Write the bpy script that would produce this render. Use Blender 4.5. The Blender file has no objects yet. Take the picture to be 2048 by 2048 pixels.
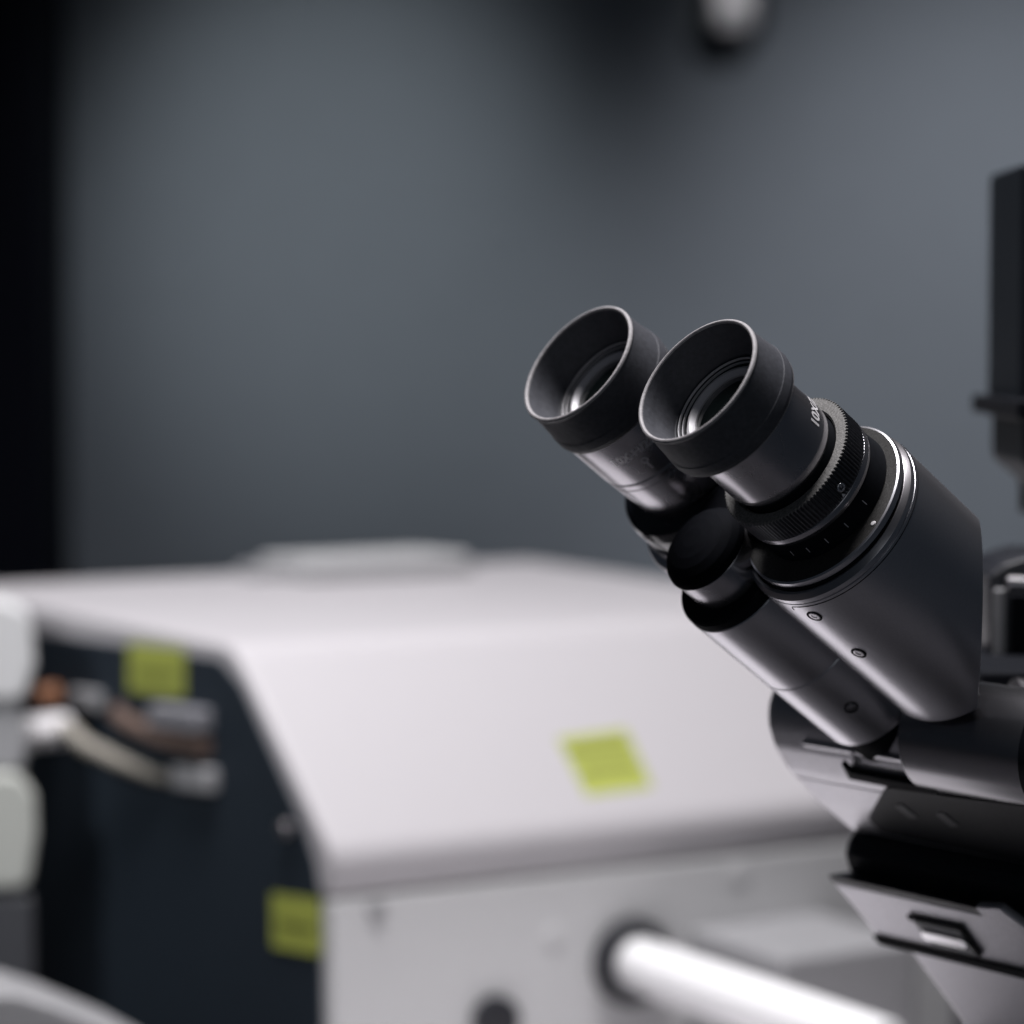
import bpy, bmesh, math, random
from mathutils import Vector, Matrix
random.seed(7)
S = bpy.context.scene
rad = math.radians

# ------------------------------------------------------------------ camera
H = 1.30
PITCH = rad(3.5)
FPX = 100.0 / 36.0 * 2048.0
CAM = Vector((0, 0, H))
RT = Vector((1, 0, 0)); FW = Vector((0, math.cos(PITCH), -math.sin(PITCH))); UP = Vector((0, math.sin(PITCH), math.cos(PITCH)))
cd = bpy.data.cameras.new('camera'); cam = bpy.data.objects.new('camera', cd)
S.collection.objects.link(cam); S.camera = cam
cam.location = CAM
cam.rotation_euler = (rad(90) - PITCH, 0, 0)
cd.lens = 100; cd.sensor_width = 36; cd.sensor_fit = 'HORIZONTAL'
cd.clip_start = 0.02; cd.clip_end = 60
cd.dof.use_dof = True; cd.dof.focus_distance = 0.815; cd.dof.aperture_fstop = 5.9; cd.dof.aperture_blades = 9

# ------------------------------------------------------------------ world, exposure
W = bpy.data.worlds.new('World'); S.world = W; W.use_nodes = True
bg = W.node_tree.nodes['Background']
bg.inputs['Color'].default_value = (0.34, 0.42, 0.55, 1); bg.inputs['Strength'].default_value = 0.04
S.view_settings.view_transform = 'Standard'; S.view_settings.look = 'None'
S.view_settings.exposure = 0; S.view_settings.gamma = 1
S.view_settings.use_curve_mapping = False
S.render.engine = 'CYCLES'
S.cycles.use_denoising = True
S.cycles.max_bounces = 8
S.cycles.sample_clamp_indirect = 4
S.cycles.caustics_reflective = False; S.cycles.caustics_refractive = False

# ------------------------------------------------------------------ lamps (a ceiling panel over the instruments, wall washers, added fills)
def area(name, loc, aim, sx, sy, power, col=(1, 1, 1), spread=None):
    l = bpy.data.lights.new(name, 'AREA'); l.shape = 'RECTANGLE'; l.size = sx; l.size_y = sy
    l.energy = power; l.color = col
    if spread: l.spread = rad(spread)
    o = bpy.data.objects.new(name, l); S.collection.objects.link(o); o.location = loc
    o.rotation_euler = (Vector(aim) - Vector(loc)).to_track_quat('-Z', 'Y').to_euler()
    return o
def spot(name, loc, aim, power, ang, blend, size, col=(1, 1, 1)):
    l = bpy.data.lights.new(name, 'SPOT'); l.energy = power; l.color = col
    l.spot_size = rad(ang); l.spot_blend = blend; l.shadow_soft_size = size
    o = bpy.data.objects.new(name, l); S.collection.objects.link(o); o.location = loc
    o.rotation_euler = (Vector(aim) - Vector(loc)).to_track_quat('-Z', 'Y').to_euler()
    return o
area('ceiling_lamp', (-0.05, 1.04, H + 1.15), (0.0, 1.20, H - 0.3), 0.8, 0.5, 12.8, (1.0, 0.975, 0.995), 105)
area('front_fill', (0.40, -0.9, H + 0.1), (0.08, 0.85, H), 0.8, 0.8, 1.15, (0.88, 0.94, 1.0))  # added frontal fill that lifts the dark eyecups
spot('panel_fill', (-1.1, 0.2, H + 0.7), (-0.27, 1.60, H - 0.17), 48, 24, 1.0, 0.1, (0.95, 0.97, 1.0))  # added spot that lifts the side panel and its stickers
spot('wall_lamp_near_cabinet', (-0.32, 1.9, H + 1.0), (-0.195, 3.2, H + 0.13), 38, 26.5, 1.0, 0.06, (0.92, 0.985, 1.03))
spot('wall_lamp_near_microscope', (0.72, 1.9, H + 1.0), (0.545, 3.2, H - 0.05), 66, 40, 1.0, 0.06, (0.96, 0.98, 1.05))
spot('wall_fill', (-0.22, 1.7, H + 0.9), (-0.20, 3.2, H - 0.32), 20, 42, 1.0, 0.1, (0.94, 0.97, 1.06))  # added fill for the lower part of the wall
spot('holder_fill', (0.30, 1.5, H + 0.75), (0.239, 3.14, H + 0.375), 60, 2.0, 0.7, 0.02)  # added narrow spot that brightens the pale grip

# ------------------------------------------------------------------ pixel -> world helpers (photo pixels, 2048 frame)
def ray(px, py): return FW + RT * ((px - 1024) / FPX) + UP * ((1024 - py) / FPX)
def P(px, py, z): return CAM + ray(px, py) * z
def on_plane(px, py, Q, N):
    r = ray(px, py); return CAM + r * ((Q - CAM).dot(N) / r.dot(N))

# ------------------------------------------------------------------ materials
def mat(name, col, rough=0.5, metal=0.0, noise=0.0, nscale=900, bump=0.0, bscale=2500, spec=0.5, coat=0.0, rvar=0.0):
    m = bpy.data.materials.new(name); m.use_nodes = True
    nt = m.node_tree; b = nt.nodes['Principled BSDF']
    b.inputs['Base Color'].default_value = (*col, 1); b.inputs['Roughness'].default_value = rough
    b.inputs['Metallic'].default_value = metal; b.inputs['Specular IOR Level'].default_value = spec
    b.inputs['Coat Weight'].default_value = coat
    tc = nt.nodes.new('ShaderNodeTexCoord')
    if noise or rvar:
        n = nt.nodes.new('ShaderNodeTexNoise'); n.inputs['Scale'].default_value = nscale; n.inputs['Detail'].default_value = 4
        nt.links.new(tc.outputs['Object'], n.inputs['Vector'])
        if noise:
            r = nt.nodes.new('ShaderNodeMapRange')
            r.inputs['From Min'].default_value = 0.3; r.inputs['From Max'].default_value = 0.7
            r.inputs['To Min'].default_value = 1 - noise; r.inputs['To Max'].default_value = 1 + noise
            nt.links.new(n.outputs['Fac'], r.inputs['Value'])
            mx = nt.nodes.new('ShaderNodeVectorMath'); mx.operation = 'SCALE'
            mx.inputs[0].default_value = col; nt.links.new(r.outputs[0], mx.inputs['Scale'])
            nt.links.new(mx.outputs[0], b.inputs['Base Color'])
        if rvar:
            n2 = nt.nodes.new('ShaderNodeTexNoise'); n2.inputs['Scale'].default_value = 60; n2.inputs['Detail'].default_value = 6
            nt.links.new(tc.outputs['Object'], n2.inputs['Vector'])
            r2 = nt.nodes.new('ShaderNodeMapRange')
            r2.inputs['From Min'].default_value = 0.3; r2.inputs['From Max'].default_value = 0.7
            r2.inputs['To Min'].default_value = rough - rvar; r2.inputs['To Max'].default_value = rough + rvar
            nt.links.new(n2.outputs['Fac'], r2.inputs['Value']); nt.links.new(r2.outputs[0], b.inputs['Roughness'])
    if bump:
        bn = nt.nodes.new('ShaderNodeTexNoise'); bn.inputs['Scale'].default_value = bscale; bn.inputs['Detail'].default_value = 2
        nt.links.new(tc.outputs['Object'], bn.inputs['Vector'])
        bp = nt.nodes.new('ShaderNodeBump'); bp.inputs['Strength'].default_value = bump; bp.inputs['Distance'].default_value = 0.0004
        nt.links.new(bn.outputs['Fac'], bp.inputs['Height']); nt.links.new(bp.outputs[0], b.inputs['Normal'])
    return m
M = {}
M['gunmetal'] = mat('gunmetal_paint', (0.63, 0.62, 0.655), 0.31, 0.95, 0.04, 1500, 0.0, 3000, rvar=0.012)
M['tube'] = mat('satin_dark_tube', (0.50, 0.485, 0.515), 0.27, 0.95, 0.03, 1500, 0.0, 3000, rvar=0.012)
M['rubber'] = mat('black_rubber', (0.062, 0.064, 0.075), 0.6, 0.0, 0.18, 700, 0.15, 1800, 0.45, rvar=0.08)
M['rim'] = mat('worn_rubber_edge', (0.34, 0.325, 0.335), 0.6, 0.0, 0.2, 700, 0.2, 1800, 0.5)
M['black'] = mat('black_anodised', (0.012, 0.013, 0.018), 0.42, 0.0, 0.2, 900, 0.15, 2500, 0.45, rvar=0.06)
M['matte'] = mat('matte_black', (0.006, 0.007, 0.010), 0.75, 0.0, 0.2, 900, 0, 1, 0.12)
M['dusty'] = mat('dusty_black_face', (0.19, 0.185, 0.18), 0.6, 0.0, 0.45, 1800, 0.4, 2500, 0.4)
M['dusty_dark'] = mat('faintly_dusty_black', (0.04, 0.039, 0.038), 0.6, 0.0, 0.5, 1800, 0.4, 2500, 0.3)
M['gloss'] = mat('gloss_black', (0.008, 0.009, 0.012), 0.12, 0.0, 0, 1, 0, 1, 0.5)
M['dark_metal'] = mat('dark_satin_metal', (0.30, 0.295, 0.31), 0.26, 0.95, 0.03, 1500)
M['knurl'] = mat('knurled_black', (0.17, 0.168, 0.18), 0.36, 0.9, 0.2, 900, 0, 1, 0.6)
M['steel'] = mat('polished_steel', (0.40, 0.385, 0.40), 0.28, 1.0, 0.03, 900, rvar=0.01)
M['bright_steel'] = mat('bright_steel', (0.92, 0.91, 0.93), 0.25, 1.0)
M['cap'] = mat('flat_black_rubber', (0.0035, 0.004, 0.006), 0.8, 0, 0.2, 900, 0, 1, 0.05)
M['satin'] = mat('satin_black', (0.014, 0.016, 0.02), 0.55, 0, 0.2, 600, 0, 1, 0.25)
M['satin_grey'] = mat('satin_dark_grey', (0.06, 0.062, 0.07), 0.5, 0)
M['mount'] = mat('lens_ring', (0.62, 0.61, 0.63), 0.4, 0.2)
M['lens'] = mat('coated_lens', (0.004, 0.006, 0.006), 0.03, 0.0, 0, 1, 0, 1, 0.6, coat=0.4)
M['ink'] = mat('white_ink', (0.85, 0.83, 0.85), 0.5, 0.0)
M['ink_dim'] = mat('worn_grey_ink', (0.85, 0.84, 0.87), 0.5, 0.85)
M['white'] = mat('white_powder_coat', (0.505, 0.488, 0.505), 0.42, 0.0, 0.02, 300, 0.06, 1200, 0.4)
M['bounce_slab'] = mat('bounce_white', (0.80, 0.78, 0.80), 0.5, 0, 0.02, 60)
M['tube_sheen'] = mat('tube_sheen_white', (0.92, 0.92, 0.93), 0.25, 0, 0.01, 300)  # bright reflection on the steel tube put into a white colour
M['lower'] = mat('pale_grey_powder_coat', (0.58, 0.58, 0.585), 0.45, 0.0, 0.02, 300, 0.06, 1200, 0.4)
M['dark_panel'] = mat('dark_blue_black_panel', (0.021, 0.029, 0.039), 0.55, 0.0, 0.1, 300, 0, 1, 0.15)
M['sticker'] = mat('yellow_green_sticker', (0.38, 0.42, 0.08), 0.55, 0.0)
M['sticker_ink'] = mat('sticker_print', (0.13, 0.14, 0.03), 0.6, 0.0)
M['grey'] = mat('mid_grey_plastic', (0.30, 0.30, 0.31), 0.5, 0.0, 0.05, 200)
M['stand'] = mat('stand_grey_paint', (0.55, 0.54, 0.57), 0.36, 0.7, 0.08, 900, 0.1, 2500)
M['wall'] = mat('grey_wall_paint', (0.24, 0.262, 0.285), 0.85, 0.0, 0.03, 30, 0.05, 300, 0.2)
M['cabinet'] = mat('dark_cabinet', (0.007, 0.008, 0.014), 0.7, 0.0, spec=0.1)
M['bench'] = mat('grey_bench_laminate', (0.05, 0.049, 0.054), 0.6, 0.0, 0.04, 60, spec=0.2)
M['orange'] = mat('orange_plastic', (0.25, 0.11, 0.055), 0.5, 0.0)
M['cream'] = mat('cream_cable', (0.27, 0.25, 0.215), 0.5, 0.0)
M['plug_grey'] = mat('lavender_grey_plastic', (0.20, 0.20, 0.22), 0.5)
M['brown'] = mat('brown_cable', (0.13, 0.09, 0.075), 0.5, 0.0)
M['sage'] = mat('sage_grey_plastic', (0.42, 0.43, 0.40), 0.5, 0.0)

# ------------------------------------------------------------------ object helpers
def thing(name, label, cat, loc, group=None):
    o = bpy.data.objects.new(name, None); S.collection.objects.link(o); o.location = loc; o.empty_display_size = 0.02
    o['label'] = label; o['category'] = cat
    if group: o['group'] = group
    return o
def base_of(p):
    while p is not None and p.parent is not None: p = p.parent
    return Vector(p.location) if p is not None else Vector((0, 0, 0))
def finish(name, bm, m, parent=None, smooth=35, bevel=0, seg=2, label=None):
    off = base_of(parent)
    for v in bm.verts: v.co -= off
    bmesh.ops.recalc_face_normals(bm, faces=bm.faces)
    me = bpy.data.meshes.new(name); bm.to_mesh(me); bm.free()
    if smooth:
        me.shade_smooth(); me.set_sharp_from_angle(angle=rad(smooth))
    o = bpy.data.objects.new(name, me); S.collection.objects.link(o)
    for mm in (m if isinstance(m, (list, tuple)) else [m]): me.materials.append(mm)
    if parent: o.parent = parent
    if bevel:
        b = o.modifiers.new('bevel', 'BEVEL'); b.width = bevel; b.segments = seg; b.limit_method = 'ANGLE'; b.angle_limit = rad(30)
        b.harden_normals = True
    if label: o['label'] = label
    return o
def roundpoly(pts, rr, n=5, closed=False):
    """round the corners of a 2-D polyline; rr one radius or a list"""
    out = []; N = len(pts)
    for i, p in enumerate(pts):
        r = rr[i] if isinstance(rr, (list, tuple)) else rr
        if (not closed and i in (0, N - 1)) or r <= 0: out.append(tuple(p)); continue
        p = Vector(p); a = Vector(pts[i - 1]) - p; b = Vector(pts[(i + 1) % N]) - p
        la, lb = a.length, b.length
        if la < 1e-9 or lb < 1e-9: continue
        a /= la; b /= lb
        ang = a.angle(b)
        if ang > math.pi - 0.02: out.append(tuple(p)); continue
        dd = min(r / math.tan(ang / 2), la * 0.48, lb * 0.48)
        p0, p1 = p + a * dd, p + b * dd
        for k in range(n + 1):
            t = k / n; q = p0 * (1 - t) ** 2 + p * 2 * t * (1 - t) + p1 * t ** 2
            out.append(tuple(q))
    return out
def lathe_bm(prof, O, ax, u, w, seg=128, closed=False, bm=None, mi=None):
    """prof: (t, r) along ax from O"""
    bm = bm or bmesh.new(); rings = []
    for (t, r) in prof:
        if r < 1e-7: rings.append([bm.verts.new(O + ax * t)])
        else: rings.append([bm.verts.new(O + ax * t + (u * math.cos(2 * math.pi * k / seg) + w * math.sin(2 * math.pi * k / seg)) * r) for k in range(seg)])
    pairs = list(zip(rings, rings[1:])) + ([(rings[-1], rings[0])] if closed else [])
    for j, (a, b) in enumerate(pairs):
        for k in range(seg):
            k2 = (k + 1) % seg
            if len(a) == 1 and len(b) == 1: continue
            if len(a) == 1: f = bm.faces.new((a[0], b[k], b[k2]))
            elif len(b) == 1: f = bm.faces.new((a[k], a[k2], b[0]))
            else: f = bm.faces.new((a[k], a[k2], b[k2], b[k]))
            if mi: f.material_index = mi(j)
    return bm
def prism_bm(pts, vec, bm=None):
    bm = bm or bmesh.new()
    a = [bm.verts.new(p) for p in pts]; b = [bm.verts.new(p + vec) for p in pts]
    bm.faces.new(a); bm.faces.new(list(reversed(b)))
    n = len(pts)
    for i in range(n): bm.faces.new((a[i], b[i], b[(i + 1) % n], a[(i + 1) % n]))
    return bm
def box_bm(O, ex, ey, ez, bm=None):
    """box from corner O along three edge vectors"""
    return prism_bm([O, O + ex, O + ex + ey, O + ey], ez, bm)
def tube_bm(pts, r, seg=16, bm=None):
    bm = bm or bmesh.new(); rings = []
    n = len(pts)
    for i, p in enumerate(pts):
        t = (pts[min(i + 1, n - 1)] - pts[max(i - 1, 0)]).normalized()
        u = t.cross(Vector((0, 0, 1)));  u = u.normalized() if u.length > 1e-4 else Vector((1, 0, 0)); w = t.cross(u)
        rr = r[i] if isinstance(r, (list, tuple)) else r
        rings.append([bm.verts.new(p + (u * math.cos(2 * math.pi * k / seg) + w * math.sin(2 * math.pi * k / seg)) * rr) for k in range(seg)])
    for a, b in zip(rings, rings[1:]):
        for k in range(seg): bm.faces.new((a[k], a[(k + 1) % seg], b[(k + 1) % seg], b[k]))
    bm.faces.new(rings[0]); bm.faces.new(list(reversed(rings[-1])))
    return bm

mm = 0.001
# ------------------------------------------------------------------ the setting: wall, bench
WALL_Y = 3.2
bm = bmesh.new(); box_bm(Vector((-3, WALL_Y, 0)), Vector((6, 0, 0)), Vector((0, 0.12, 0)), Vector((0, 0, 3.2)), bm)
o = finish('wall', bm, M['wall'], smooth=0); o['kind'] = 'structure'
BZ = H - 0.40
bm = bmesh.new(); box_bm(Vector((-1.6, 0.62, BZ - 0.04)), Vector((3.2, 0, 0)), Vector((0, 2.2, 0)), Vector((0, 0, 0.04)), bm)
o = finish('bench_top', bm, M['bench'], bevel=0.004); o['kind'] = 'structure'

# tall dark cabinet at the left edge
c = P(92, 1024, 3.0)
bm = bmesh.new(); box_bm(Vector((c.x - 0.9, c.y, 0)), Vector((0.9, 0, 0)), Vector((0, 0.17, 0)), Vector((0, 0, 3.0)), bm)
o = finish('tall_cabinet', bm, M['cabinet'], bevel=0.006)
o['label'] = 'tall black cabinet standing along the left edge in front of the grey wall'; o['category'] = 'cabinet'

# holder on the wall at the top of the frame
c = P(1463, -40, 3.17)
root = thing('wall_holder', 'black rounded holder with a pale grip, fixed high on the grey wall', 'holder', c)
def stadium(w, top, bot, cx, y):
    pts = [Vector((cx - w, y, top))]
    for k in range(25):
        a = math.pi + math.pi * k / 24
        pts.append(Vector((cx + w * math.cos(a), y, bot + w + w * math.sin(a))))
    pts.append(Vector((cx + w, y, top)))
    return pts
bm = prism_bm(stadium(0.036, c.z + 0.10, c.z - 0.084, c.x, WALL_Y - 0.030), Vector((0, 0.028, 0)))
finish('back_plate', bm, M['matte'], root, bevel=0.004)
bm = prism_bm(stadium(0.0235, c.z + 0.09, c.z - 0.066, c.x - 0.001, WALL_Y - 0.062), Vector((0, 0.030, 0)))
finish('grip', bm, M['white'], root, bevel=0.008, seg=4)

# ------------------------------------------------------------------ microscope frames
AZ, INC = rad(36.67), rad(35.0)
D = Vector((math.cos(AZ) * math.cos(INC), math.sin(AZ) * math.cos(INC), -math.sin(INC)))      # down the tube
SV = Vector((-math.sin(AZ), math.cos(AZ), 0))                                                   # across, away from the camera
NV = Vector((math.cos(AZ) * math.sin(INC), math.sin(AZ) * math.sin(INC), math.cos(INC)))       # up, square to the tube
G = Vector((math.cos(AZ), math.sin(AZ), 0)); Z = Vector((0, 0, 1))
C1 = CAM + Vector((0.05167928, 0.80041771, -0.01171627))
C2 = CAM + Vector((0.01948694, 0.85597046, -0.00742712))
CB = C1 - NV * 3.6 * mm
CF = C1 - NV * 2.3 * mm
CB2 = C2 - NV * 3.6 * mm
CP = C1 + SV * 31.9 * mm - NV * 23.9 * mm
def cyl(O, t, r, deg):
    a = rad(deg); return O + D * t + (NV * math.cos(a) + SV * math.sin(a)) * r
def radial(deg): a = rad(deg); return NV * math.cos(a) + SV * math.sin(a)
def tang(deg): a = rad(deg); return -NV * math.sin(a) + SV * math.cos(a)

scope = thing('microscope', 'grey and black binocular microscope with two black rubber eyecups, in sharp focus on the right', 'microscope',
              Vector((C1.x + 0.25, C1.y + 0.22, BZ)))
def lathe(name, prof, O, m, parent=scope, seg=128, rr=0, smooth=35, ax=D, u=NV, w=SV, closed=False, mi=None, label=None):
    prof = [(t * mm, r * mm) for t, r in prof]
    if rr: prof = roundpoly(prof, rr * mm)
    return finish(name, lathe_bm(prof, O, ax, u, w, seg, closed, mi=mi), m, parent, smooth, label=label)
def screw(O, t, r, deg, R, parent, recessed=True):
    """socket screw: dark counterbore ring, head, hex hollow"""
    a, tg = radial(deg), tang(deg); Q = O + D * t + a * r
    o = finish('screw', lathe_bm([(0.25 * mm, R), (0.25 * mm, R * 0.80), (-0.5 * mm, R * 0.78), (-0.9 * mm, R * 1.02)], Q, a, D, tg, 40, closed=True), M['matte'], parent)
    h = lathe_bm(roundpoly([(-0.5 * mm, R * 0.76), (0.18 * mm, R * 0.74), (0.18 * mm, R * 0.42)], 0.2 * mm, 3), Q, a, D, tg, 40)
    # hexagon hollow
    ring = [v for v in h.verts if abs((v.co - Q).dot(a) - 0.18 * mm) < 1e-6 and abs(((v.co - Q) - a * 0.18 * mm).length - R * 0.42) < 1e-6]
    finish('screw_head', h, M['tube'], o)
    hb = lathe_bm([(0.05 * mm, R * 0.43), (-0.6 * mm, R * 0.40), (-0.6 * mm, 0)], Q, a, D, tg, 6)
    finish('hex_socket', hb, M['matte'], o, smooth=0)
    return o
def text_on(O, r, t, deg, body, size, parent, m, flip=False, name='lettering', depth=0.06):
    """raised lettering wrapped on a cylinder; baseline runs round the tube, tops point to the eye end"""
    cu = bpy.data.curves.new(name, 'FONT'); cu.body = body; cu.size = size; cu.align_x = 'CENTER'; cu.align_y = 'CENTER'; cu.offset = size * 0.03
    to = bpy.data.objects.new(name, cu); S.collection.objects.link(to)
    dg = bpy.context.evaluated_depsgraph_get(); me = bpy.data.meshes.new_from_object(to.evaluated_get(dg))
    bpy.data.objects.remove(to)
    bm = bmesh.new(); bm.from_mesh(me); bpy.data.meshes.remove(me)
    bmesh.ops.subdivide_edges(bm, edges=[e for e in bm.edges if e.calc_length() > size * 0.12], cuts=3)
    for v in bm.verts:
        x, y = v.co.x, v.co.y
        if flip: x, y = -x, -y
        v.co = cyl(O, t - y, r + depth * mm, deg + math.degrees(x / r))
    return finish(name, bm, m, parent, smooth=0)

# ------------------------------------------------------------------ eyepieces
def eyecup(O, parent):
    prof = [(3.0, 19.3), (0.9, 19.75), (0.0, 20.3), (0.25, 20.95), (0.9, 21.05), (1.7, 20.75), (6, 21.15), (12.0, 21.75), (12.25, 21.95), (15.2, 22.15),
            (16.8, 21.7), (17.3, 20.6), (17.3, 17.2), (17.0, 17.0), (12.4, 17.0), (12.2, 17.4), (5.0, 19.0)]
    o = finish('eyecup', lathe_bm(roundpoly([(t * mm, r * mm) for t, r in prof], 0.35 * mm, 3, True), O, D, NV, SV, 160, True), M['rubber'], parent, 40)
    rim = [(0.72, 19.72), (0.2, 19.9), (-0.12, 20.35), (0.1, 20.9), (0.6, 21.12), (0.95, 21.1), (0.7, 20.4)]
    finish('eyecup_rim', lathe_bm(roundpoly([(t * mm, r * mm) for t, r in rim], 0.25 * mm, 3, True), O, D, NV, SV, 160, True), M['rim'], o, 60)
    finish('eyecup_edge', lathe_bm([(t * mm, r * mm) for t, r in [(16.45, 21.85), (16.75, 21.8), (17.0, 21.45), (16.8, 21.3)]], O, D, NV, SV, 160, True), M['rim'], o, 60)
    return o
def inner(O, parent):
    """stepped bore and the eye lens inside the cup"""
    st = [(12.4, 17.05), (12.4, 16.4), (13.2, 16.2), (13.2, 15.5), (14.2, 15.3), (14.2, 14.5), (15.4, 14.3), (15.4, 13.6), (15.4, 11.9)]
    lathe('lens_mount', st, O, M['black'], parent, 128, 0.12, 25)
    for t, r in ((12.4, 16.45), (13.2, 15.55), (14.2, 14.55)):
        lathe('mount_ring', [(t + 0.1, r + 0.02), (t - 0.12, r - 0.05), (t - 0.05, r - 0.3), (t + 0.6, r - 0.32)], O, M['mount'], parent, 128, 0.06)
    lathe('lens_glint_ring', [(13.0, 13.5), (13.05, 12.9), (14.3, 11.6), (14.8, 11.5)], O, M['mount'], parent, 128, 0.1)  # pale cone added to give the lens edge its bright crescent
    dome = [(14.9 - 2.2 * (1 - (k / 16) ** 2), 11.75 * k / 16) for k in range(16, -1, -1)]
    lathe('eye_lens', dome, O, M['lens'], parent, 96, 0, 60)

# front eyepiece: tube, knurled dioptre ring, scale ring
eyecup(C1, scope)
ocular = lathe('ocular_tube', [(12.6, 17.0), (17, 17.75), (36.0, 17.95), (38.2, 17.7), (40.0, 16.6), (41.0, 15.0), (41.0, 13.0)], C1, M['tube'], rr=0.9)
inner(C1, ocular)
text_on(C1, 18.0 * mm, 32.0 * mm, -46, '10X/23', 4.9 * mm, ocular, M['ink'])

def knurled(O, t0, t1, r, teeth, parent):
    bm = bmesh.new(); seg = teeth * 4
    def ring(t, ro, ri):
        vs = []
        for k in range(seg):
            q = k % 4; rr = ro if q in (0, 1) else ri
            vs.append(bm.verts.new(cyl(O, t * mm, rr * mm, 360 * (k + (0.15 if q in (0, 2) else -0.15)) / seg)))
        return vs
    loops = [ring(t0 + 0.9, 17.6, 17.6), ring(t0 + 0.1, 18.3, 18.3), ring(t0, r - 0.75, r - 0.75), ring(t0 + 0.05, r - 0.25, r - 0.75), ring(t0 + 0.35, r, r - 0.75), ring(t1, r, r - 0.75), ring(t1 + 0.25, r - 0.6, r - 0.6), ring(t1 + 0.3, 19, 19)]
    for j, (a, b) in enumerate(zip(loops, loops[1:])):
        for k in range(seg):
            f = bm.faces.new((a[k], a[(k + 1) % seg], b[(k + 1) % seg], b[k]))
            f.material_index = 1 if j <= 3 else 0
    return finish('dioptre_ring', bm, [M['knurl'], M['dusty']], parent, 25)
lathe('inner_barrel', [(36, 5), (36, 16.6), (44, 17.4), (62, 18.0), (62, 5)], C1, M['matte'])
ring = knurled(C1, 41.2, 49.6, 22.2, 112, scope)
lathe('ring_skirt', [(49.9, 19.5), (49.9, 21.9), (51.6, 22.1), (53.2, 21.6), (53.4, 19.5)], C1, M['tube'], rr=0.4)
# small set screw and pointer on the ring
s1 = finish('grub_screw', lathe_bm(roundpoly([(-0.3 * mm, 1.35 * mm), (0.25 * mm, 1.35 * mm), (0.30 * mm, 0.8 * mm), (-0.6 * mm, 0.7 * mm), (-0.6 * mm, 0)], 0.12 * mm, 3), cyl(C1, 46.6 * mm, 22.15 * mm, -102), radial(-102), D, tang(-102), 32), M['bright_steel'], ring)
a = -105
bm = prism_bm([cyl(C1, 49.3 * mm, 22.24 * mm, a - 1.6), cyl(C1, 49.3 * mm, 22.24 * mm, a + 1.6), cyl(C1, 48.0 * mm, 22.24 * mm, a)], radial(a) * 0.08 * mm)
finish('index_mark', bm, M['ink'], ring, 0)
scale = lathe('scale_ring', [(51, 20.5), (53.0, 21.3), (58.0, 21.8), (60.4, 22.0)], C1, M['matte'], rr=0.3)
for a in (-172.5, -156.8, -139.3, -120, -98):
    bm = prism_bm([cyl(C1, 55.9 * mm, 21.66 * mm, a - 0.35), cyl(C1, 55.9 * mm, 21.66 * mm, a + 0.35), cyl(C1, 57.9 * mm, 21.86 * mm, a + 0.35), cyl(C1, 57.9 * mm, 21.86 * mm, a - 0.35)], radial(a) * 0.07 * mm)
    finish('scale_mark', bm, M['ink_dim'], scale, 0)
flange = lathe('flange', [(61.0, 17.5), (60.5, 26.9), (60.8, 27.5), (62.6, 27.65), (62.8, 26.0)], CF, [M['gunmetal'], M['dusty_dark']], rr=0.2, mi=lambda j: 1 if j < 3 else 0)
finish('index_dot', lathe_bm([(0, 0.9 * mm), (0.3 * mm, 0.7 * mm), (0.45 * mm, 0)], cyl(CF, 60.6 * mm, 25.4 * mm, -102), -D, NV, SV, 24), M['ink'], flange)
lathe('groove', [(62.5, 26.6), (63.6, 26.9), (64.2, 26.6)], CB, M['matte'])
lathe('collar', [(63.4, 27.2), (63.4, 28.0), (64.9, 29.35), (66.4, 29.5), (66.6, 29.2), (66.9, 28.5)], CB, [M['gunmetal'], M['steel']], rr=0.25, mi=lambda j: 1 if j < 9 else 0)

# ------------------------------------------------------------------ prism housings (cylinder with the end cut off upright)
def housing(O, label=None):
    bm = lathe_bm([(66.6 * mm, 0), (66.6 * mm, 28.9 * mm), (66.9 * mm, 29.45 * mm), (67.5 * mm, 29.55 * mm), (134 * mm, 29.3 * mm), (134 * mm, 0)], O, D, NV, SV, 160)
    a, b, c = (cyl(O, 0.103, 0.0295, -78.9), cyl(O, 0.117, 0.0295, -113.3), cyl(O, 0.131, 0.0295, -136.5))
    N = (b - a).cross(c - a).normalized()
    if N.dot(D) < 0: N = -N
    bmesh.ops.remove_doubles(bm, verts=bm.verts, dist=1e-6)
    r = bmesh.ops.bisect_plane(bm, geom=bm.verts[:] + bm.edges[:] + bm.faces[:], plane_co=a, plane_no=N, clear_outer=True)
    ed = [e for e in r['geom_cut'] if isinstance(e, bmesh.types.BMEdge)]
    bmesh.ops.holes_fill(bm, edges=ed, sides=0)
    return finish('prism_housing', bm, M['gunmetal'], scope, 30, bevel=0.0009, seg=3, label=label)
hs = housing(CB)
# seam of the cover near the collar
pts = [cyl(CB, 69.6 * mm, 29.56 * mm, 179.5), cyl(CB, 68.6 * mm, 29.56 * mm, 179.7)] + [cyl(CB, 67.9 * mm, 29.56 * mm, -179 + k * 6) for k in range(34)]
finish('cover_seam', tube_bm(pts, 0.17 * mm, 8), M['matte'], hs)
screw(CB, 73.1 * mm, 29.5 * mm, -170.2, 2.35 * mm, hs); screw(CB, 94.0 * mm, 29.45 * mm, -169.2, 2.35 * mm, hs)

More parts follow.
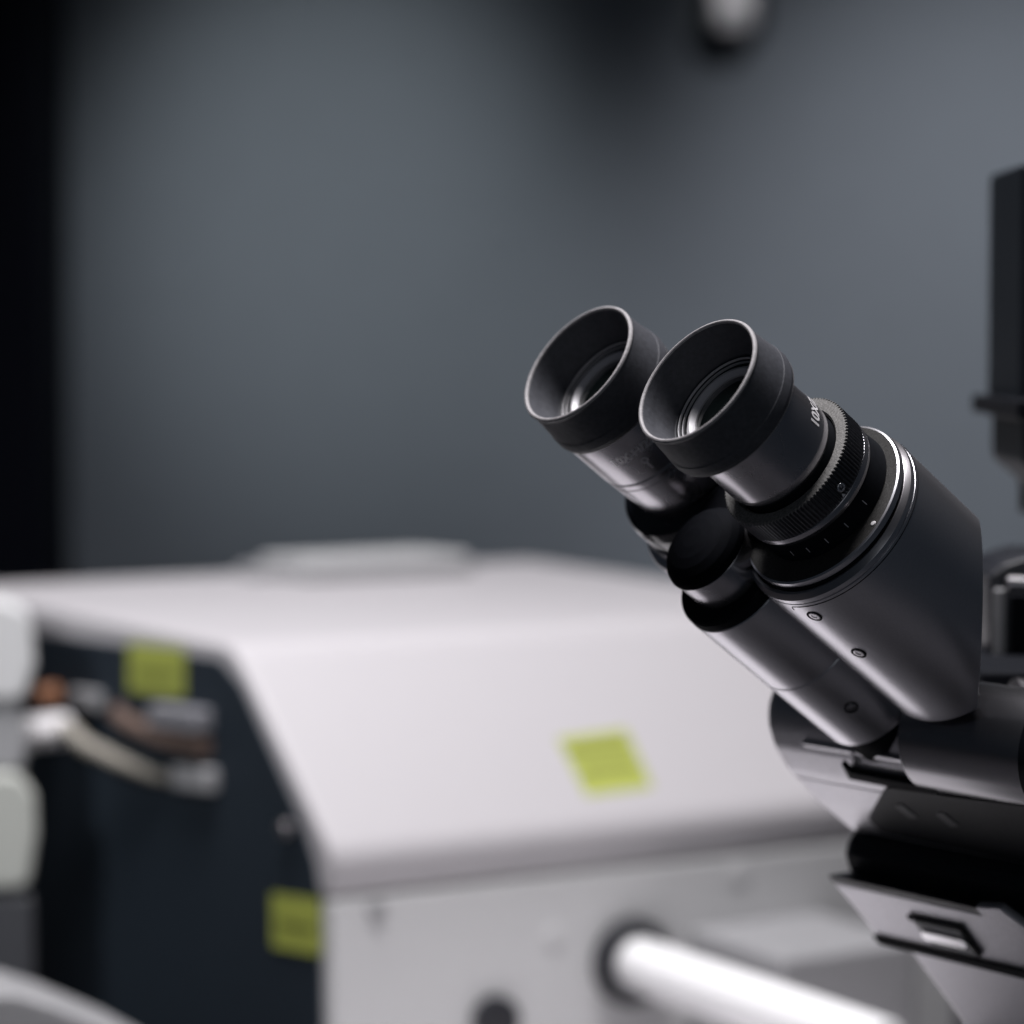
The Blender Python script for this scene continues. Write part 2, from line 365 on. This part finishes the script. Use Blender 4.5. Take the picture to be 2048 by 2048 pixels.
# rear eyepiece
eyecup(C2, scope)
oc2 = lathe('ocular_tube', [(12.6, 17.0), (16.5, 20.9), (17.0, 21.25), (35.0, 21.2), (35.2, 20.75), (35.7, 20.75), (35.9, 21.1), (37.9, 21.05), (38.1, 20.85), (38.5, 20.85), (38.7, 21.0),
            (52.5, 20.4), (54.0, 19.4), (54.3, 17.5)], C2, M['tube'], rr=0.25)
inner(C2, oc2)
text_on(C2, 21.3 * mm, 24.3 * mm, -139.5, '10X-H/22', 4.0 * mm, oc2, M['ink_dim'])
bm = lathe_bm([(0.0, 1.25 * mm), (0.12 * mm, 1.2 * mm), (0.12 * mm, 0.8 * mm), (0, 0.75 * mm)], cyl(C2, 28.6 * mm, 21.26 * mm, -137), radial(-137), D, tang(-137), 24, True)
box_bm(cyl(C2, 29.7 * mm, 21.25 * mm, -137) - tang(-137) * 0.25 * mm, D * 3.0 * mm, tang(-137) * 0.5 * mm, radial(-137) * 0.12 * mm, bm)
finish('eyepoint_mark', bm, M['ink_dim'], oc2, 0)
r2 = lathe('rear_ring', [(53.2, 19.0), (53.6, 24.5), (55.0, 26.6), (58.5, 27.2), (63, 27.2), (66, 26.4), (66.2, 24)], C2, M['gloss'], rr=0.8)
screw(C2, 57 * mm, 26.9 * mm, -190, 1.5 * mm, r2)
lathe('flange', [(66.0, 22), (66.0, 27.4), (68.2, 28.2), (69.5, 28.0), (69.8, 26)], C2, M['steel'], rr=0.3)
bm = lathe_bm([(68.6 * mm, 0), (68.6 * mm, 27.0 * mm), (70 * mm, 27.4 * mm), (126 * mm, 27.4 * mm), (126 * mm, 0)], CB2, D, NV, SV, 128)
finish('prism_housing', bm, M['gunmetal'], scope, 30, bevel=0.0009, seg=3)

# ------------------------------------------------------------------ hinge barrel between and below the eyepieces
lathe('hinge_cap', [(48.0, 0), (48.2, 3.5), (48.9, 7), (50.0, 10), (51.6, 12.4), (53.4, 13.8), (55.2, 14.3), (55.9, 13.8), (55.9, 12)], CP, M['cap'], rr=1.5)
bq = C1 + D * 57 * mm + SV * 14 * mm - NV * 17 * mm
finish('black_filler', box_bm(bq, SV * 34 * mm, NV * 22 * mm, D * 9 * mm), M['cap'], scope, 35, bevel=0.002)  # black block added to darken the gap beside the hinge
lathe('hinge_neck', [(55.7, 12.6), (56.0, 13.6), (66.0, 13.9), (68, 13)], CP, M['tube'], rr=0.4)
lathe('hinge_collar', [(66.4, 13), (66.4, 18.4), (67.4, 19.3), (70.0, 19.5), (70.2, 19.2)], CP, M['matte'], rr=0.5)
hb = lathe('hinge_barrel', [(70.1, 14), (70.1, 19.2), (70.5, 19.55), (103.6, 19.45), (103.9, 19.15), (104.4, 19.15), (104.7, 19.4), (138.6, 19.1), (139.3, 18.5), (139.4, 10)], CP, M['gunmetal'], rr=0.15)
screw(CP, 121.8 * mm, 19.25 * mm, -135.5, 2.2 * mm, hb)
lathe('barrel_collar', [(139.0, 5), (139.0, 17.6), (160, 17.6), (160, 5)], CP, M['matte'], rr=0.6)
s3 = finish('grub_screw', lathe_bm([(0, 1.3 * mm), (0.3 * mm, 1.1 * mm), (0.35 * mm, 0)], cyl(CP, 151 * mm, 17.6 * mm, -160), radial(-160), D, tang(-150), 24), M['steel'], scope)

# ------------------------------------------------------------------ head base: one profile drawn out across the stand
SF = (C1 - CAM).dot(SV) + 0.078
QF = CAM + SV * SF
def side(px, py): return on_plane(px, py, QF, SV)
def ext(name, pix, depth, m, start=0.0, rr=0.0, parent=scope, bevel=0.0012, label=None, smooth=35):
    pts = [side(*p) for p in pix]
    l2 = [((p - QF).dot(G), p.z) for p in pts]
    l2 = roundpoly(l2, rr, 6, True) if rr else l2
    pts = [QF + G * a + Z * (b - QF.z) - SV * start for a, b in l2]
    return finish(name, prism_bm(pts, -SV * depth), m, parent, smooth, bevel=bevel, label=label)
head = ext('head_base', [(1552, 1362), (1535, 1410), (1536, 1450), (1549, 1492), (1574, 1536), (1590, 1553), (1850, 1510), (1850, 1455), (1640, 1380), (1585, 1350)], 0.088, M['stand'], 0, [.008, .012, .012, .014, .012, 0, 0, .004, .010, .006], bevel=0.0006)
ext('head_apron', [(1590, 1553), (1632, 1600), (1702, 1659), (1780, 1662), (1850, 1600), (1850, 1510)], 0.150, M['stand'], 0, [0, .004, .003, .003, 0, 0], bevel=0.0006)
# raised lip, slot and painted dark reflection on the head base (all run across, along SV)
ext('front_lip', [(1541, 1466), (1535, 1474), (1541, 1484), (1556, 1476)], 0.050, M['stand'], 0.016, bevel=0.0005)
def front_patch(name, pix, m, push, thick, label=None, bevel=0.0004, Q=None, N=None, parent=scope):
    pts = [on_plane(px, py, Q, N) + N * push for px, py in pix]
    return finish(name, prism_bm(pts, N * thick), m, parent, 35, bevel=bevel, label=label)
EV = (G * 0.61 - Z * 0.79).normalized()
HQ = side(1605, 1570); HE = (side(1702, 1659) - side(1574, 1536)).normalized()
HN = SV.cross(HE).normalized()
if HN.dot(FW) > 0: HN = -HN
front_patch('front_slot', [(1684, 1526), (1704, 1544), (1875, 1576), (1875, 1590), (1700, 1556)], M['matte'], -0.0015, 0.002, None, 0, HQ, HN)
refl_px = roundpoly([(1772, 1572), (1736, 1634), (1762, 1662), (2160, 1748), (2160, 1624), (1900, 1590)], [22, 14, 10, 0, 0, 30], 6, True)
refl = front_patch('dark_reflection', refl_px, M['satin'], -0.0015, 0.0021, None, 0.0003, HQ, HN)  # dark reflection on the undercut face, built as an inset panel
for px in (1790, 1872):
    front_patch('reflection_glint', roundpoly([(px, 1606 + (px - 1790) * 0.2), (px + 16, 1604 + (px - 1790) * 0.2), (px + 52, 1632 + (px - 1790) * 0.2), (px + 32, 1632 + (px - 1790) * 0.2)], 8, 4, True), M['satin_grey'], 0.0004, 0.0006, None, 0, HQ, HN, refl)  # faint highlights within the reflection, built as grey patches

# neck under the head and the stand front
ext('neck', [(1712, 1655), (1694, 1680), (1687, 1706), (1694, 1735), (1708, 1764), (1850, 1740), (1850, 1640)], 0.150, M['satin'], 0.0, 0.002, bevel=0.003)
PQ = side(1660, 1760)
PN = SV.cross(EV).normalized()
if PN.dot(FW) > 0: PN = -PN
def stand_pt(px, py): return on_plane(px, py, PQ, PN)
a, b = stand_pt(1662, 1762), stand_pt(1757, 1877)
L = 0.16
slab = finish('front_panel', prism_bm([a, b, b - SV * L, a - SV * L], G * 0.010), M['stand'], scope, 35, bevel=0.0012)
# thin dark top edge strip
bm = prism_bm([a - EV * 0.003, a + EV * 0.0004, a + EV * 0.0004 - SV * L, a - EV * 0.003 - SV * L], G * 0.012)
finish('panel_edge', bm, M['black'], scope, 35, bevel=0.0006)
# badge: dark outline with a white bar
def patch(name, pix, m, push, thick, parent, bevel=0.0003): return front_patch(name, pix, m, push, thick, None, bevel, PQ, PN, parent)
badge = patch('badge', [(1826, 1836), (1924, 1857), (1962, 1910), (1870, 1893)], M['grey'], 0.0002, 0.0006, slab)
patch('badge_outline', [(1817, 1826), (1924, 1849), (1966, 1907), (1960, 1910), (1922, 1857), (1822, 1835)], M['matte'], 0.0004, 0.0008, badge, 0)
patch('badge_bar', [(1849, 1856), (1930, 1874), (1941, 1884), (1937, 1892), (1856, 1874), (1847, 1864)], M['bright_steel'], 0.0009, 0.0008, badge, 0.0003)
# raised button at the right of the panel
patch('release_button', [(1958, 1800), (2010, 1803), (2090, 1862), (2090, 1900), (2035, 1846), (1975, 1822)], M['stand'], 0.0, 0.003, slab, 0.001)
patch('panel_groove', [(1748, 1868), (2150, 1962), (2150, 1978), (1762, 1884)], M['matte'], 0.0002, 0.0008, slab, 0)
# lower stand, down to the bench
a2, b2 = stand_pt(1772, 1884), stand_pt(1905, 2062)
hgt = b2.z - BZ
foot = b2.copy(); foot.z = BZ; foot += G * 0.02
prof = [a2 - PN * 0.004, b2 - PN * 0.004, foot, foot + G * 0.30, a2 + G * 0.36]
finish('stand_body', prism_bm(prof, -SV * 0.16), M['stand'], scope, 35, bevel=0.004, seg=3)

# ------------------------------------------------------------------ cross shaft and knob at the right
AX0 = P(1872, 1468, 0.884)
lathe('cross_shaft', [(0, 0), (0, 16.4), (1.5, 18.0), (60, 18.0), (60, 0)], AX0, M['dark_metal'], ax=-SV, u=NV.cross(SV).normalized(), w=SV.cross(NV.cross(SV)).normalized(), rr=0.6)
lathe('shaft_knob', [(53, 12), (53, 20.0), (54.5, 21.5), (82, 21.5), (83, 12)], AX0, M['gloss'], ax=-SV, u=G, w=Z, rr=0.8)
# grey bracket plate behind the barrel collar
q = P(1838, 1500, 0.884)
finish('bracket', box_bm(q - Z * 0.008, -SV * 0.006, G * 0.02, Z * 0.016), M['satin_grey'], scope, 35, bevel=0.001)

# ------------------------------------------------------------------ condenser carrier and lamp arm at the right edge
def ybox(name, x0, y0, x1, y1, z, depth, m, bevel=0.002, parent=scope, label=None):
    a = P(x0, y0, z); b = P(x1, y1, z)
    bm = box_bm(Vector((a.x, a.y, b.z)), Vector((b.x - a.x, 0, 0)), Vector((0, depth, 0)), Vector((0, 0, a.z - b.z)))
    return finish(name, bm, m, parent, 35, bevel=bevel, label=label)
M['navy'] = mat('dark_housing_paint', (0.008, 0.011, 0.016), 0.55, 0, 0.1, 500, 0, 1, 0.2)
zc = 1.02
ybox('condenser_housing', 2044, 326, 2300, 845, zc, 0.07, M['navy'])
ybox('condenser_flange', 2035, 800, 2300, 838, zc - 0.02, 0.10, M['matte'], 0.001)
a = P(1992, 838, zc)
pts = [P(x, y, zc) for x, y in ((2048, 838), (2048, 930), (2106, 978), (2104, 1050), (2300, 1040), (2300, 838))]
finish('condenser_lens_holder', prism_bm(pts, Vector((0, 0.07, 0))), M['navy'], scope, 35, bevel=0.002)
ybox('condenser_slot', 2070, 700, 2300, 800, zc - 0.004, 0.02, M['matte'], 0.001)
# pillar that carries it, off to the right
ybox('lamp_pillar', 2230, 300, 2500, 2300, zc + 0.02, 0.06, M['stand'], 0.004)
# stage bracket
zb = 0.985
arch = roundpoly([(1979, 1365), (1979, 1150), (2010, 1128), (2060, 1112), (2300, 1112), (2300, 1365)], 12, 5, True)
finish('stage_bracket', prism_bm([P(x, y, zb) for x, y in arch], Vector((0, 0.05, 0))), M['black'], scope, 35, bevel=0.0015)
ybox('bracket_rail', 1990, 1178, 2012, 1350, zb - 0.003, 0.003, M['grey'], 0.0008)
ybox('bracket_recess', 2022, 1190, 2300, 1352, zb - 0.003, 0.0028, M['matte'], 0.0005)
finish('bracket_glint', tube_bm([P(2014, 1166, zb - 0.006), P(2120, 1170, zb - 0.006)], 2.6 * mm, 20), M['steel'], scope)  # steel rod standing in for a bright reflection on the bracket
ybox('bracket_foot', 1960, 1342, 2300, 1420, zb - 0.05, 0.08, M['matte'], 0.002)
bm = lathe_bm(roundpoly([(0, 0), (0, 0.006), (0.012, 0.0075), (0.03, 0.0075)], 0.001, 3), P(2030, 1392, 0.92), Vector((0.9, 0.3, -0.25)).normalized(), Z, Vector((0.3, -0.9, 0)).normalized(), 32)
finish('clamp_pin', bm, M['steel'], scope)

# ------------------------------------------------------------------ white scanning unit in the background
RV = Vector((math.sin(rad(59.6)), math.cos(rad(59.6)), 0)); LV = Vector((-math.sin(rad(40.4)), math.cos(rad(40.4)), 0))
M0 = P(672, 1813, 1.36)
MN = Z.cross(LV).normalized()          # normal of the side face
if MN.dot(RV) > 0: MN = -MN
def sp(px, py): return on_plane(px, py, M0, MN)
unit = thing('scanning_unit', 'large white instrument cabinet with a sloping front and black side panel, blurred behind the microscope', 'instrument', Vector((M0.x + 0.15, M0.y + 0.2, BZ)))
LEN = 0.385
pt = lambda px, py: (lambda p: ((p - M0).dot(LV), p.z))(sp(px, py))
fr = [pt(672, 1800), pt(668, 1715), pt(466, 1288)]
top_z = fr[2][1]
DEEP = 0.37
prof = [(fr[0][0] + 0.006, fr[0][1]), (0.0, fr[1][1]), fr[2], (DEEP, top_z + 0.011), (DEEP, BZ), (0.25, BZ), (0.25, fr[0][1])]
prof = roundpoly(prof, [0, 0.036, 0.026, 0.010, 0, 0, 0], 12, True)
pts3 = [Vector((M0.x, M0.y, 0)) + LV * a + Z * b for a, b in prof]
finish('cover', prism_bm(pts3, RV * LEN), M['white'], unit, 40, bevel=0.004, seg=3)
FN0 = Vector((RV.y, -RV.x, 0))
# lower cabinet, set in a little under the lip
q = Vector((M0.x, M0.y, BZ)) + LV * 0.004 + RV * 0.001
finish('lower_cabinet', box_bm(q, RV * (LEN - 0.002), LV * 0.24, Z * (fr[0][1] - BZ - 0.0015)), M['lower'], unit, 35, bevel=0.002)
# added pale slab, out of view, bouncing light onto the microscope metal
finish('bounce_slab', box_bm(Vector((M0.x, M0.y, BZ)) - RV * 0.16 + FN0 * 0.315, RV * (LEN + 0.06), -FN0 * 0.295, Z * 0.02), M['bounce_slab'], unit, 35, bevel=0.004)
# black side panel let into the side face
pan = [(-60, 1244), (78, 1264), (441, 1318), (486, 1372), (606, 1640), (640, 1745), (648, 2200), (-60, 2200)]
p2 = [pt(*p) for p in pan]
p2 = roundpoly(p2, [0, 0, 0.012, 0.012, 0.05, 0.05, 0, 0], 6, True)
pts3 = [Vector((M0.x, M0.y, 0)) + LV * a + Z * b + MN * 0.0012 for a, b in p2]
finish('side_panel', prism_bm(pts3, -MN * 0.003), M['dark_panel'], unit, 35, bevel=0.0005)
def on_side(name, pix, m, push=0.002, thick=0.0008, parent=unit, bevel=0, label=None):
    pts = [sp(*p) + MN * push for p in pix]
    return finish(name, prism_bm(pts, MN * thick), m, parent, 35, bevel=bevel, label=label)
k = on_side('sticker', [(264, 1284), (374, 1296), (374, 1392), (264, 1380)], M['sticker'], 0.0014, label='yellow green sticker at the top of the black side panel')
on_side('printed_text', [(278, 1338), (360, 1347), (360, 1356), (278, 1347)], M['sticker_ink'], 0.0024, 0.0002, k)
k = on_side('sticker', [(550, 1786), (645, 1800), (647, 1910), (552, 1892)], M['sticker'], 0.0014, label='yellow green sticker low on the black side panel')
on_side('printed_text', [(564, 1840), (634, 1852), (634, 1862), (564, 1850)], M['sticker_ink'], 0.0024, 0.0002, k)
# sticker on the sloping face
e1 = (Vector((M0.x, M0.y, 0)) + LV * fr[1][0] + Z * fr[1][1]); e2 = (Vector((M0.x, M0.y, 0)) + LV * fr[2][0] + Z * fr[2][1])
SN = RV.cross(e2 - e1).normalized()
if SN.dot(FW) > 0: SN = -SN
def on_slope(name, pix, m, push, thick, parent=unit, label=None):
    pts = [on_plane(px, py, e1, SN) + SN * push for px, py in pix]
    return finish(name, prism_bm(pts, SN * thick), m, parent, 35, label=label)
k = on_slope('sticker', [(1114, 1478), (1250, 1460), (1304, 1577), (1172, 1594)], M['sticker'], 0.0004, 0.0006, label='yellow green sticker on the white sloping cover')
on_slope('printed_text', [(1134, 1500), (1252, 1485), (1257, 1495), (1139, 1511)], M['sticker_ink'], 0.0011, 0.0002, k)
on_slope('printed_text', [(1160, 1540), (1268, 1527), (1272, 1535), (1164, 1549)], M['sticker_ink'], 0.0011, 0.0002, k)
# small fixings and the laser port with its steel tube on the lower front
FN = RV.cross(Z).normalized()
if FN.dot(FW) > 0: FN = -FN
FQ = q.copy()
def fp(px, py): return on_plane(px, py, FQ, FN)
def disc(name, px, py, r, m, h=0.002, parent=unit):
    return finish(name, lathe_bm(roundpoly([(-0.001, r), (h, r), (h, 0)], 0.0006, 3), fp(px, py), FN, RV, Z, 40), m, parent)
disc('bolt', 752, 1818, 0.0048, M['grey']); disc('bolt', 1108, 1874, 0.0056, M['lower'], 0.001); disc('bolt', 1476, 1748, 0.0056, M['lower'], 0.001)
disc('vent_knob', 986, 2040, 0.0125, M['black'], 0.006)
pc = fp(1258, 1922)
finish('port_bezel', lathe_bm(roundpoly([(-0.002, 0.022), (0.008, 0.022), (0.010, 0.0195), (0.010, 0.015), (-0.001, 0.0145)], 0.001, 3), pc, FN, RV, Z, 64), M['black'], unit)
finish('port_tube', lathe_bm(roundpoly([(-0.001, 0.0), (-0.001, 0.0138), (0.206, 0.0138), (0.208, 0.0115), (0.208, 0)], 0.0008, 3), pc + FN * 0.004, FN, RV, Z, 64), M['tube_sheen'], unit)
# pale box over the tube, against the cabinet front
q2 = fp(1345, 1880); w2 = (fp(1560, 1850) - q2).dot(RV)
finish('port_cover', box_bm(Vector((q2.x, q2.y, BZ)) + FN * 0.0006 + RV * 0.008, RV * 0.085, FN * 0.085, Z * (q2.z - BZ + 0.006)), M['grey'], unit, 35, bevel=0.004, seg=3)

# flat box lying on top of the cabinet
tq = Vector((M0.x, M0.y, top_z))
fb = thing('flat_box', 'flat grey box lying on top of the white instrument cabinet', 'box', tq + LV * 0.30 + RV * 0.10)
finish('case', box_bm(tq + LV * 0.305 + RV * 0.186 + Z * 0.0092, RV * 0.116, LV * 0.055, Z * 0.008), M['grey'], fb, 35, bevel=0.003)
finish('lid', box_bm(tq + LV * 0.307 + RV * 0.190 + Z * 0.0172, RV * 0.108, LV * 0.051, Z * 0.004), M['lower'], fb, 35, bevel=0.0015)
finish('clasp', box_bm(tq + LV * 0.325 + RV * 0.166 + Z * 0.0098, RV * 0.020, LV * 0.02, Z * 0.008), M['grey'], fb, 35, bevel=0.002)

# ------------------------------------------------------------------ plugs and cables on the side panel
def at(px, py, out): return sp(px, py) + MN * out
def ball(name, c, r, m, parent):
    bm = bmesh.new(); bmesh.ops.create_uvsphere(bm, u_segments=24, v_segments=14, radius=r, matrix=Matrix.Translation(c)); return finish(name, bm, m, parent, 60)
cb = thing('cream_cable', 'thick cream cable with a round white plug crossing the black side panel', 'cable', at(105, 1465, 0.03))
finish('plug', lathe_bm(roundpoly([(-0.012, 0), (-0.012, 0.0085), (0.012, 0.0085), (0.016, 0.004), (0.016, 0)], 0.002, 4), at(186, 1452, 0.028), MN, LV, Z, 32), M['ink'], cb)
finish('cord', tube_bm([at(190, 1446, 0.024), at(212, 1456, 0.021), at(225, 1482, 0.018), at(275, 1515, 0.013), at(325, 1546, 0.006), at(345, 1556, 0.0015)], [0.0045, 0.0048, 0.0046, 0.0042, 0.0038, 0.003], 20), M['cream'], cb)
cb = thing('brown_cable', 'brown cable with a pale square connector plugged into the black side panel', 'cable', at(390, 1440, 0.01))
finish('connector', box_bm(at(432, 1464, 0.001), sp(335, 1450) - sp(432, 1464), MN * 0.012, Z * 0.012), M['plug_grey'], cb, 35, bevel=0.002)
finish('cord', tube_bm([at(430, 1492, 0.006), at(350, 1474, 0.008), at(290, 1446, 0.009), at(255, 1432, 0.005), at(240, 1424, 0.001)], 0.005, 18), M['brown'], cb)
kb = finish('orange_knob', lathe_bm(roundpoly([(0.0014, 0), (0.0014, 0.007), (0.014, 0.006), (0.014, 0)], 0.0015, 3), at(118, 1392, 0), MN, LV, Z, 28), M['orange'], unit)
finish('side_socket', box_bm(at(445, 1584, 0.001), sp(370, 1572) - sp(445, 1584), MN * 0.008, Z * 0.012), M['grey'], unit, 35, bevel=0.002)
finish('side_socket', box_bm(at(215, 1420, 0.001), sp(160, 1412) - sp(215, 1420), MN * 0.006, Z * 0.010), M['grey'], unit, 35, bevel=0.002)
finish('latch', lathe_bm(roundpoly([(0.0, 0), (0.0, 0.004), (0.006, 0.004), (0.007, 0)], 0.001, 3), at(588, 1655, 0.0012), MN, LV, Z, 24), M['steel'], unit)

# ------------------------------------------------------------------ pale instrument cut off by the left edge
zl = 1.47
li = thing('side_instrument', 'pale rounded instrument with stacked sections, cut off by the left edge', 'instrument', P(-40, 1700, zl) * 1.0)
li.location.z = BZ
def slab_px(name, pix, m, z, depth, rr, parent, bevel=0.004):
    l2 = roundpoly(pix, rr, 6, True)
    return finish(name, prism_bm([P(x, y, z) for x, y in l2], Vector((-0.25, 0.97, 0)) * depth), m, parent, 40, bevel=bevel, seg=3)
slab_px('upper_case', [(-200, 1196), (10, 1200), (62, 1222), (72, 1330), (50, 1405), (-200, 1405)], M['lower'], zl, 0.06, 34, li)
slab_px('middle_neck', [(-200, 1400), (40, 1400), (60, 1480), (48, 1545), (-200, 1545)], M['grey'], zl + 0.004, 0.05, 24, li)
slab_px('lower_case', [(-200, 1542), (40, 1548), (72, 1590), (76, 1670), (60, 1780), (-200, 1790)], M['sage'], zl - 0.002, 0.06, 34, li)
a = P(-200, 1788, zl); b = P(70, 1788, zl)
finish('pedestal', box_bm(Vector((a.x, a.y, BZ)), Vector((b.x - a.x, 0, 0)), Vector((-0.02, 0.05, 0)), Vector((0, 0, a.z - BZ))), M['satin_grey'], li, 40, bevel=0.004)
tr = thing('tray', 'pale tray with a slanting rim at the lower left corner', 'tray', P(20, 2060, 1.26))
tr.location.z = BZ
pts = [P(x, y, 1.26) for x, y in roundpoly([(-250, 1975), (40, 1985), (120, 2010), (260, 2070), (420, 2160), (420, 2270), (-250, 2270)], 30, 6, True)]
finish('rim', prism_bm(pts, Vector((-0.02, 0.05, 0))), M['grey'], tr, 40, bevel=0.004)
finish('stem', box_bm(Vector((P(-100, 2200, 1.26).x, P(0, 2200, 1.26).y + 0.004, BZ)), Vector((0.06, 0, 0)), Vector((0, 0.04, 0)), Vector((0, 0, P(0, 2240, 1.26).z - BZ + 0.002))), M['grey'], tr, 35, bevel=0.002)
